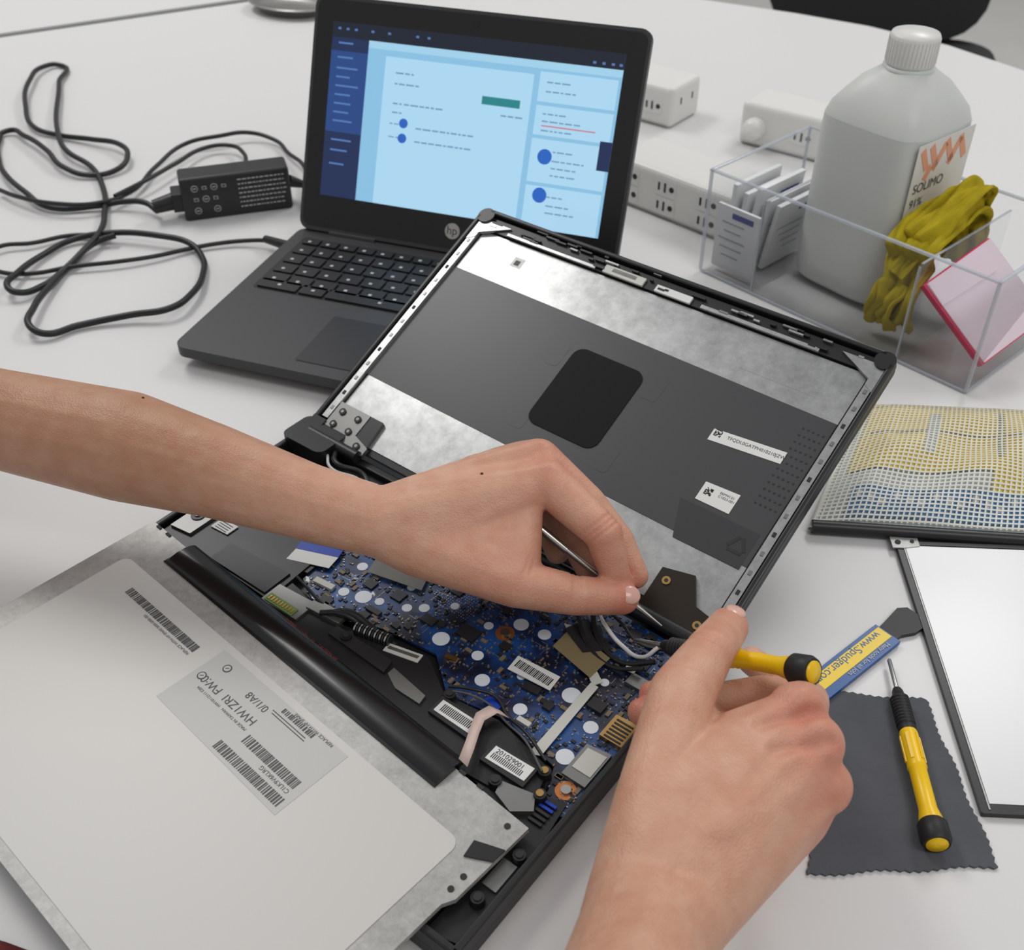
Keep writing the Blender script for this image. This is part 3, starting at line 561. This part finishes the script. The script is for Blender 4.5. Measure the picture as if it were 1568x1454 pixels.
text('panel_print_b','0/1/A8',.0060,(*Lc(170,41),.02195),m_inkg,lc,rz=pi)
text('panel_print_c','C1LK9V6KLRG',.0034,(*Lc(217,65.0),.02195),m_inkg,lc,rz=pi)
text('panel_print_d','REPLACE WITH HP SPARE',.0026,(*Lc(212,33.6),.02195),m_inkg,lc,rz=pi)
text('panel_print_e','MADE IN TAIWAN   HW10112111 E204',.0024,(*Lc(172,57),.02195),m_inkg,lc,rz=pi)
text('panel_print_f','REPLACE WITH HP SPARE 0000-0000-001',.0024,(*Lc(108,47.5),.02195),m_inkg,lc,rz=pi)
m_redp=mat('red_print',sr(120,40,28),.5)
text('strip_print','PHT08911-3 HBA-1 V2 -- CAUTION HV',.0026,(*Lc(128,-1.6),.0242),m_redp,lc,rz=0)
# ------------------------------------------------------------------ lid of opened laptop
ey=Vector((sin(radians(38.7)),cos(radians(38.7))));ox,oy=-.1375-ey.x*.008,.6088-ey.y*.008;yw,al,lh,LW=radians(-38.70),radians(24.6),.2155,.326
ll=root('opened_lid',(0,0,0),0,lp);
Mw=Matrix.Translation((ox,oy,.018))@Matrix.Rotation(yw,4,'Z')@Matrix.Rotation(al,4,'X')
Mp=Matrix.Translation((*O14,0))@Matrix.Rotation(YAW,4,'Z')
ll.matrix_local=Mp.inverted()@Mw
G=lambda u,v:(u*LW,v*lh)
mb=MB();mb.prism(rr(0,.004,LW,lh,.008),-.0075,-.0035,m_blk)
for x0,y0,x1,y1 in ((0,.01,.0035,lh-.007),(LW-.0035,.01,LW,lh-.007),(.007,lh-.0035,LW-.007,lh)): mb.box(((x0+x1)/2,(y0+y1)/2,-.002),(x1-x0,y1-y0,.008),m_blk)
for cx in (.0065,LW-.0065): mb.cyl((cx,lh-.0065,-.004),(cx,lh-.0065,.002),.0066,.0066,m_blk)
mb.build('lid_shell',ll,bevel=.001)
mb=MB()
def Lq(us,z0,z1,m): mb.prism([G(*p) for p in us],z0,z1,m)
Lq([(.035,.04),(.965,.04),(.965,.92),(.035,.92)],-.0035,-.0028,m_galv)
Lq([(.03,.26),(.965,.24),(.965,.735),(.03,.75)],-.0028,-.0024,m_dkpanel)
mb.prism(rr(.42*LW,.35*lh,.588*LW,.65*lh,.008),-.0024,-.0018,m_pad)
for a,b in ((.39,.36),(.37,.6),(.6,.35),(.6,.62)): mb.prism(rr(a*LW,b*lh-.010,a*LW+.012,b*lh+.010,.003),-.0024,-.0023,m_dkpanel)
Lq([(.77,.535),(.915,.555),(.915,.595),(.77,.575)],-.0024,-.0021,m_paper)
Lq([(.815,.355),(.885,.355),(.885,.42),(.815,.415)],-.0024,-.0021,m_paper)
Lq([(.82,.225),(.955,.225),(.955,.340),(.79,.340)],-.0024,-.0023,mat('lid_recess',sr(56,56,58),.34))
Lq([(.06,.81),(.24,.80),(.24,.90),(.06,.90)],-.0028,-.0027,m_galv);Lq([(.150,.83),(.178,.83),(.178,.87),(.150,.87)],-.0027,-.0026,m_paper);Lq([(.157,.838),(.170,.838),(.170,.858),(.157,.858)],-.0026,-.0025,m_inkg)
Lq([(.74,.79),(.90,.79),(.90,.90),(.74,.90)],-.0028,-.0027,m_galv)
for (cu,cv) in ((.782,.566),(.83,.390)):
    for i in range(7):
        for j in range(7):
            if random.random()<.55: mb.box((cu*LW+(i-3)*.0007,cv*lh+(j-3)*.0007,-.0020),(.0007,.0007,.0002),m_ink)
for j in range(12):
    for i in range(5): mb.box((LW*(.915+.01*i),lh*(.42+.024*j),-.0023),(.0014,.0012,.0002),m_slot)
for u0,u1 in ((.014,.030),(.970,.986)):
    Lq([(u0,.06),(u1,.06),(u1,.93),(u0,.93)],-.0030,.0002,m_galv)
    for k in range(13):
        v=.10+.063*k;mb.box((*G((u0+u1)/2,v),.0004),(.0020,.003,.0006),m_slot if k%3==1 else m_brkt)
Lq([(.03,.90),(.10,.955),(.012,.955),(.012,.86),(.03,.88)],-.002,.0006,m_galv);Lq([(.97,.90),(.90,.955),(.988,.955),(.988,.86),(.97,.88)],-.002,.0006,m_galv)
Lq([(.02,.925),(.98,.925),(.98,.975),(.02,.975)],-.0034,-.001,m_blk)
for u0,u1,v0,v1,m in ((.10,.34,.925,.935,m_galv),(.36,.46,.925,.955,m_wtape),(.49,.575,.925,.95,m_paper),(.60,.86,.925,.937,m_galv),(.38,.44,.935,.95,m_brkt)):
    Lq([(u0,v0),(u1,v0),(u1,v1),(u0,v1)],-.001,.0006,m)
for k in range(40):
    u=random.uniform(.05,.95);mb.box((*G(u,random.uniform(.935,.985)),.0),(random.uniform(.002,.012),.0015,.002),random.choice((m_blk,m_blk,m_chip,m_galv,m_brkt)))
m_brk=mat('hinge_plate',sr(58,52,46),.35,metal=.8)
Lq([(.035,.0),(.165,.0),(.165,.03),(.12,.05),(.12,.13),(.035,.13)],-.0024,.0008,m_brkt)
Lq([(.09,.02),(.16,.03),(.155,.13),(.11,.13)],-.0026,.0002,m_chip)
Lq([(.84,.0),(.985,.0),(.985,.06),(.93,.075),(.90,.15),(.84,.13)],-.0024,.0010,m_brk)
for u,v in ((.055,.10),(.055,.05),(.10,.10),(.10,.05),(.14,.02),(.86,.10),(.95,.03)):
    mb.cyl((*G(u,v),.0008),(*G(u,v),.0018),.0026,.0026,m_gold if u>.5 else m_slot,n=16);mb.cyl((*G(u,v),.0016),(*G(u,v),.0020),.0012,.0012,m_slot if u>.5 else m_brkt,n=10)
for u0,u1 in ((.02,.16),(.84,.985)): mb.cyl((u0*LW,-.002,.001),(u1*LW,-.002,.001),.0042,.0042,m_blk)
Lq([(.0,.0),(.0,.05),(.035,.05),(.035,.0)],-.0075,.002,m_blk);Lq([(.985,.0),(.985,.05),(1,.05),(1,.0)],-.0075,.002,m_blk)
mb.build('lid_internals',ll,bevel=.0002,segs=1)
text('lid_label_text','TFQDL0GATPH010210JZW',.0032,(.802*LW,.559*lh,-.0020),m_ink,ll,rz=radians(4))
text('lid_label_text_b','06MW.01\nC1023-001',.0024,(.850*LW,.398*lh,-.0020),m_ink,ll,rz=0)
mb=MB();cx,cy=G(.93,.282)
for k in range(3):
    a=radians(90+120*k);b=radians(90+120*(k+1));R=.0075
    p=Vector((cx+R*cos(a),cy+R*sin(a)));q=Vector((cx+R*cos(b),cy+R*sin(b)));d=(q-p).normalized();n_=Vector((-d.y,d.x))*.0010;p=p+d*.002;q=q-d*.002
    mb.prism([tuple(p-n_),tuple(q-n_),tuple(q+n_),tuple(p+n_)],-.0023,-.0021,m_slot)
mb.build('recycling_mark',ll)
# ------------------------------------------------------------------ hands
def skinmat():
    m=bpy.data.materials.new('skin');m.use_nodes=True;nt=m.node_tree;b=nt.nodes['Principled BSDF']
    at=nt.nodes.new('ShaderNodeVertexColor');at.layer_name='Col'
    tc=nt.nodes.new('ShaderNodeTexCoord');n=nt.nodes.new('ShaderNodeTexNoise');n.inputs['Scale'].default_value=80;n.inputs['Detail'].default_value=7
    nt.links.new(tc.outputs['Object'],n.inputs['Vector'])
    mx=nt.nodes.new('ShaderNodeMix');mx.data_type='RGBA';mx.blend_type='MULTIPLY';mx.inputs[0].default_value=.7
    cr=nt.nodes.new('ShaderNodeValToRGB');cr.color_ramp.elements[0].position=.3;cr.color_ramp.elements[0].color=(.86,.68,.62,1);cr.color_ramp.elements[1].position=.7;cr.color_ramp.elements[1].color=(1,1,1,1)
    nt.links.new(n.outputs['Fac'],cr.inputs[0]);nt.links.new(at.outputs['Color'],mx.inputs[6]);nt.links.new(cr.outputs[0],mx.inputs[7]);nt.links.new(mx.outputs[2],b.inputs['Base Color'])
    v=nt.nodes.new('ShaderNodeTexVoronoi');v.inputs['Scale'].default_value=1000;n2=nt.nodes.new('ShaderNodeTexNoise');n2.inputs['Scale'].default_value=130;n2.inputs['Detail'].default_value=7
    nt.links.new(tc.outputs['Object'],v.inputs['Vector']);nt.links.new(tc.outputs['Object'],n2.inputs['Vector'])
    ad=nt.nodes.new('ShaderNodeMath');ad.operation='MULTIPLY_ADD';ad.inputs[1].default_value=.35;nt.links.new(v.outputs['Distance'],ad.inputs[0]);nt.links.new(n2.outputs['Fac'],ad.inputs[2])
    bp=nt.nodes.new('ShaderNodeBump');bp.inputs['Strength'].default_value=.6;bp.inputs['Distance'].default_value=.0009
    nt.links.new(ad.outputs[0],bp.inputs['Height']);nt.links.new(bp.outputs[0],b.inputs['Normal'])
    b.inputs['Roughness'].default_value=.46;b.inputs['Specular IOR Level'].default_value=.45
    b.inputs['Subsurface Weight'].default_value=.10;b.inputs['Subsurface Radius'].default_value=(1,.35,.2);b.inputs['Subsurface Scale'].default_value=.003
    return m
m_skin=skinmat();m_nail=mat('nail',sr(218,170,154),.25,coat=.3);m_mole=mat('mole',sr(80,45,32),.6)
_ico=bmesh.new();bmesh.ops.create_icosphere(_ico,subdivisions=3,radius=1);ICO=[v.co.copy() for v in _ico.verts];_ico.free()
def organic(name,parts,par,voxel=.0012,it=6,red=(),base=(.6,.4,.3),creases=(),ridges=()):
    me=bpy.data.meshes.new(name);bm=bmesh.new()
    for part in parts:
        b2=bmesh.new()
        for x,y,z,r in part:
            for c in ICO: b2.verts.new(Vector((x,y,z))+c*r)
        h=bmesh.ops.convex_hull(b2,input=b2.verts)
        bmesh.ops.delete(b2,geom=[g for g in h['geom_interior'] if isinstance(g,bmesh.types.BMVert)],context='VERTS')
        tmp=bpy.data.meshes.new('t');b2.to_mesh(tmp);bm.from_mesh(tmp);b2.free();bpy.data.meshes.remove(tmp)
    bmesh.ops.recalc_face_normals(bm,faces=bm.faces);bm.to_mesh(me);bm.free()
    o=bpy.data.objects.new(name,me);COL.objects.link(o)
    r=o.modifiers.new('r','REMESH');r.mode='VOXEL';r.voxel_size=voxel
    s=o.modifiers.new('s','SMOOTH');s.factor=.5;s.iterations=it
    dg=bpy.context.evaluated_depsgraph_get();ev=o.evaluated_get(dg);nm=bpy.data.meshes.new_from_object(ev)
    o.modifiers.clear();o.data=nm;nm.materials.clear();nm.materials.append(m_skin)
    n=len(nm.vertices);co=np.zeros(n*3);nm.vertices.foreach_get('co',co);co=co.reshape(-1,3)
    nr=np.zeros(n*3);nm.vertices.foreach_get('normal',nr);nr=nr.reshape(-1,3)
    disp=np.zeros(n)
    for (p,ax,wd,dp,rad) in creases:
        p=np.array(p);ax=np.array(ax);ax=ax/np.linalg.norm(ax);d=co-p;t=d@ax;rr_=np.linalg.norm(d,axis=1)
        disp-=dp*np.exp(-(t/wd)**2)*np.exp(-(rr_/rad)**4)
    for (p,q,wd,hh) in ridges:
        p=np.array(p[:3]);q=np.array(q[:3]);d=q-p;L2=d@d;t=np.clip(((co-p)@d)/L2,0,1);c=p+t[:,None]*d;dd=np.linalg.norm((co-c)[:,:2],axis=1)
        disp+=hh*np.exp(-(dd/wd)**2)*np.clip(nr[:,2]*1.5,0,1)
    co=co+nr*disp[:,None];nm.vertices.foreach_set('co',co.ravel())
    col=np.tile(np.array([*base,1.0]),(n,1))
    for (p,rad,c,k) in list(red):
        d=np.linalg.norm(co-np.array(p),axis=1);wt=k*np.exp(-(d/rad)**2);col[:,:3]=col[:,:3]*(1-wt[:,None])+np.array(c)*wt[:,None]
    a=nm.color_attributes.new('Col','FLOAT_COLOR','POINT');a.data.foreach_set('color',col.ravel().astype(np.float32))
    nm.polygons.foreach_set('use_smooth',[True]*len(nm.polygons));nm.update()
    o.parent=par;return o,co,nr
def chain(*p): return [[p[i],p[i+1]] for i in range(len(p)-1)]
def jc(j,prev,nxt,offs=(-.0022,0,.0022),wd=.0009,dp=.0006,rad=.013,up=(0,0,.006)):
    a=np.array(nxt[:3])-np.array(prev[:3]);a=a/np.linalg.norm(a);return [(np.array(j[:3])+a*o+np.array(up),a,wd,dp,rad) for o in offs]
def nail(par,tip,prev,n,r,L=.0058,Wd=.0052):
    tip=Vector(tip);ax=(tip-Vector(prev)).normalized();n=Vector(n);n=(n-ax*n.dot(ax)).normalized();s=ax.cross(n)
    M=Matrix(((ax.x,s.x,n.x,0),(ax.y,s.y,n.y,0),(ax.z,s.z,n.z,0),(0,0,0,1)));c=tip+n*(r-.0014)+ax*.0015
    bm=bmesh.new();bmesh.ops.create_uvsphere(bm,u_segments=20,v_segments=12,radius=1)
    bmesh.ops.transform(bm,matrix=Matrix.Translation(c)@M@Matrix.Diagonal((L,Wd,.0019,1)),verts=bm.verts)
    me=bpy.data.meshes.new('nail');bm.to_mesh(me);bm.free();me.materials.append(m_nail)
    for p in me.polygons:p.use_smooth=True
    o=bpy.data.objects.new('nail',me);COL.objects.link(o);o.parent=par
RED=sr(200,112,94);TAN=sr(160,118,86);LT=sr(212,166,140)
LH=root('left_hand_and_forearm')
wr=(-.070,.439,.075,.0195);cmc=(-.050,.431,.066,.0175);tm=(.002,.412,.056,.0132);ti=(.034,.410,.049,.0110);tt=(.060,.4145,.0425,.0094)
i0=(.020,.457,.088,.0125);i1=(.049,.431,.075,.0104);i2=(.055,.424,.055,.0086);i3=(.061,.421,.040,.0074)
m0=(.015,.478,.087,.0128);m1=(.043,.461,.070,.0100);m2=(.060,.447,.055,.0085);m3=(.069,.434,.040,.0075)
r0=(.006,.493,.075,.0118);r1=(.027,.467,.055,.0092);r2=(.036,.452,.048,.0082);r3=(.042,.438,.043,.0075)
k0=(-.006,.502,.065,.011);k1=(.014,.494,.046,.008);k2=(.020,.475,.042,.0075);k3=(.026,.455,.038,.007)
parts=chain((-.46,.548,.098,.036),(-.38,.53,.094,.032),(-.301,.514,.09,.0295),(-.220,.490,.088,.0320),(-.168,.472,.085,.0265),(-.112,.451,.08,.0212),wr)
parts+=[[wr,cmc,i0[:3]+(.011,),m0[:3]+(.011,)],[wr,m0,r0],[wr,r0,k0],[wr,(-.062,.455,.068,.017),k0],[cmc,tm,(.008,.445,.078,.009)],[cmc,tm],[(-.02,.455,.083,.012),i0],[(-.02,.470,.083,.012),m0]]
parts+=chain(tm,ti,tt)+chain(i0,i1,i2,i3)+chain(m0,m1,m2,m3)+chain(r0,r1,r2,r3)+chain(k0,k1,k2,k3)
cr=jc(ti,tm,tt,dp=.0008)+jc(i1,i0,i2,(-.003,0,.003),dp=.0008)+jc(tt,ti,(tt[0]*2-ti[0],tt[1]*2-ti[1],tt[2]*2-ti[2]),(-.005,),dp=.0004)+jc(tm,cmc,ti,(.004,.007),dp=.0005)
hl,co,nr=organic('hand_skin',parts,LH,base=LT,red=[((-.38,.53,.1),.16,TAN,.85),((-.2,.485,.11),.07,TAN,.45),((-.2,.46,.06),.06,TAN,.5),(i0[:3],.016,RED,.40),(m0[:3],.016,RED,.40),(tt[:3],.014,RED,.7),(ti[:3],.014,RED,.35),(tm[:3],.02,RED,.25),(i1[:3],.014,RED,.5),(i3[:3],.014,RED,.7),((-.02,.43,.05),.03,RED,.3)],
 creases=cr+[((-.075,.44,.09),(1,-.2,0),.0012,.0004,.02)],ridges=[((-.05,.447,.09),i0,.003,.0010),((-.055,.455,.09),m0,.003,.0011),((-.02,.462,.09),(.008,.467,.09),.004,-.0015),((-.17,.47,.1),(-.06,.445,.09),.0035,.0006)])
nail(LH,tt[:3],ti[:3],(.25,-.45,.7),.0092)
def mole(par,co,nr,x,y,r=.0009):
    d=(co[:,0]-x)**2+(co[:,1]-y)**2;idx=np.where(d<9e-6)[0]
    if len(idx)==0:return
    k=idx[np.argmax(co[idx,2])];bm=bmesh.new();bmesh.ops.create_icosphere(bm,subdivisions=2,radius=r);bmesh.ops.transform(bm,matrix=Matrix.Translation(co[k]),verts=bm.verts)
    me=bpy.data.meshes.new('mole');bm.to_mesh(me);bm.free();me.materials.append(m_mole);o=bpy.data.objects.new('mole',me);COL.objects.link(o);o.parent=par
mole(LH,co,nr,-.018,.455,.0009);mole(LH,co,nr,-.205,.50,.0008)
RH=root('right_hand_and_forearm')
wa=(.052,.226,.070,.0225);wb=(.068,.224,.066,.0212)
cmc=(.057,.257,.083,.0160);tm=(.075,.310,.088,.0148);ti=(.0924,.3417,.080,.0118);tt=(.1079,.3712,.066,.0102)
i0=(.1245,.3015,.088,.0130);i1=(.1415,.334,.054,.0106);i2=(.1225,.3440,.048,.0090);i3=(.1069,.3437,.046,.0080)
m0=(.1286,.2855,.086,.0132);m1=(.142,.330,.042,.0100);m2=(.138,.362,.034,.0086);m3=(.1257,.3790,.032,.0076)
r0=(.1325,.2745,.072,.0128);r1=(.116,.326,.034,.0095);r2=(.090,.346,.031,.0085);r3=(.072,.357,.031,.0076)
k0=(.125,.2700,.055,.0122);k1=(.100,.312,.032,.0088);k2=(.080,.335,.031,.0080);k3=(.065,.347,.030,.0072)
web=(.0935,.295,.076,.0115)
parts=chain((-.03,-.06,.135,.036),(.012,.08,.105,.031),(.034,.160,.09,.0270),(.048,.204,.076,.0245),wa)+[[wa,wb],[(.048,.204,.076,.0245),wb]]
parts+=[[wa,cmc,web,i0[:3]+(.010,),m0[:3]+(.010,)],[wa,wb,m0[:3]+(.0105,),r0[:3]+(.010,)],[wb,r0[:3]+(.010,),k0],[cmc,tm],[cmc,(.075,.288,.078,.012),web],[cmc,(.08,.29,.058,.012),m0[:3]+(.010,),k0],[(.08,.29,.058,.014),wb,k0]]
parts+=[[(.10,.27,.078,.010),q] for q in (i0,m0,r0)]+[[(.105,.262,.064,.010),k0]]
parts+=chain(tm,ti,tt)+chain(i0,i1,i2,i3)+chain(m0,m1,m2,m3)+chain(r0,r1,r2,r3)+chain(k0,k1,k2,k3)
cr=jc(ti,tm,tt,(-.003,0,.003),dp=.0009,up=(-.003,0,.008))+jc(tm,cmc,ti,(.006,),dp=.0005)+jc(i1,i0,i2,(-.002,.001),up=(.004,-.004,.004))
hr,co2,nr2=organic('hand_skin',parts,RH,base=LT,red=[(i0[:3],.018,RED,.5),(m0[:3],.018,RED,.55),(r0[:3],.018,RED,.55),(k0[:3],.018,RED,.4),(tt[:3],.014,RED,.65),(ti[:3],.014,RED,.4),(i1[:3],.014,RED,.5),(r3[:3],.014,RED,.7),(k3[:3],.014,RED,.7),((.0,.1,.12),.08,TAN,.5),((.03,.2,.08),.04,TAN,.2)],
 creases=cr+[((.06,.222,.09),(.3,1,0),.0012,.0004,.025)],ridges=[((.075,.24,.09),i0,.0035,.0009),((.08,.24,.09),m0,.0035,.0010),((.085,.24,.09),r0,.0035,.0009),((.104,.287,.09),(.131,.2945,.09),.003,-.0026),((.108,.275,.09),(.134,.2795,.09),.003,-.0026),((.04,.18,.1),(.07,.26,.1),.004,.0006)])
nail(RH,tt[:3],ti[:3],(.05,-.15,.85),.0104)
screwdriver('screwdriver.001',(.066,.3990,.026),(.1372,.3262,.085))
pkk=root('metal_pick');mb=MB();mb.cyl((.014,.4439,.068),(.066,.4167,.0365),.0019,.0016,m_steel,n=14);mb.cyl((.066,.4167,.0365),(.082,.4084,.0268),.0016,.0006,m_steel,n=14);mb.cyl((.014,.4439,.068),(.030,.4355,.0583),.0024,.0023,m_steel,n=14);mb.build('rod',pkk)
# plaid shirt hem of the person at the near-left table corner
sh=root('plaid_shirt_hem');m_sh=mat('shirt_red',sr(92,26,30),.9,var=.7,vscale=120,bump=.5,bscale=500)
cloth_obj('shirt_fold',sh,lambda u,v:(-.315+.112*u,.205+.052*v-.02*u,.002+.024*sin(pi*u)**.7*sin(pi*v)+.003*sin(u*20+v*5)),20,14,m_sh,.002)
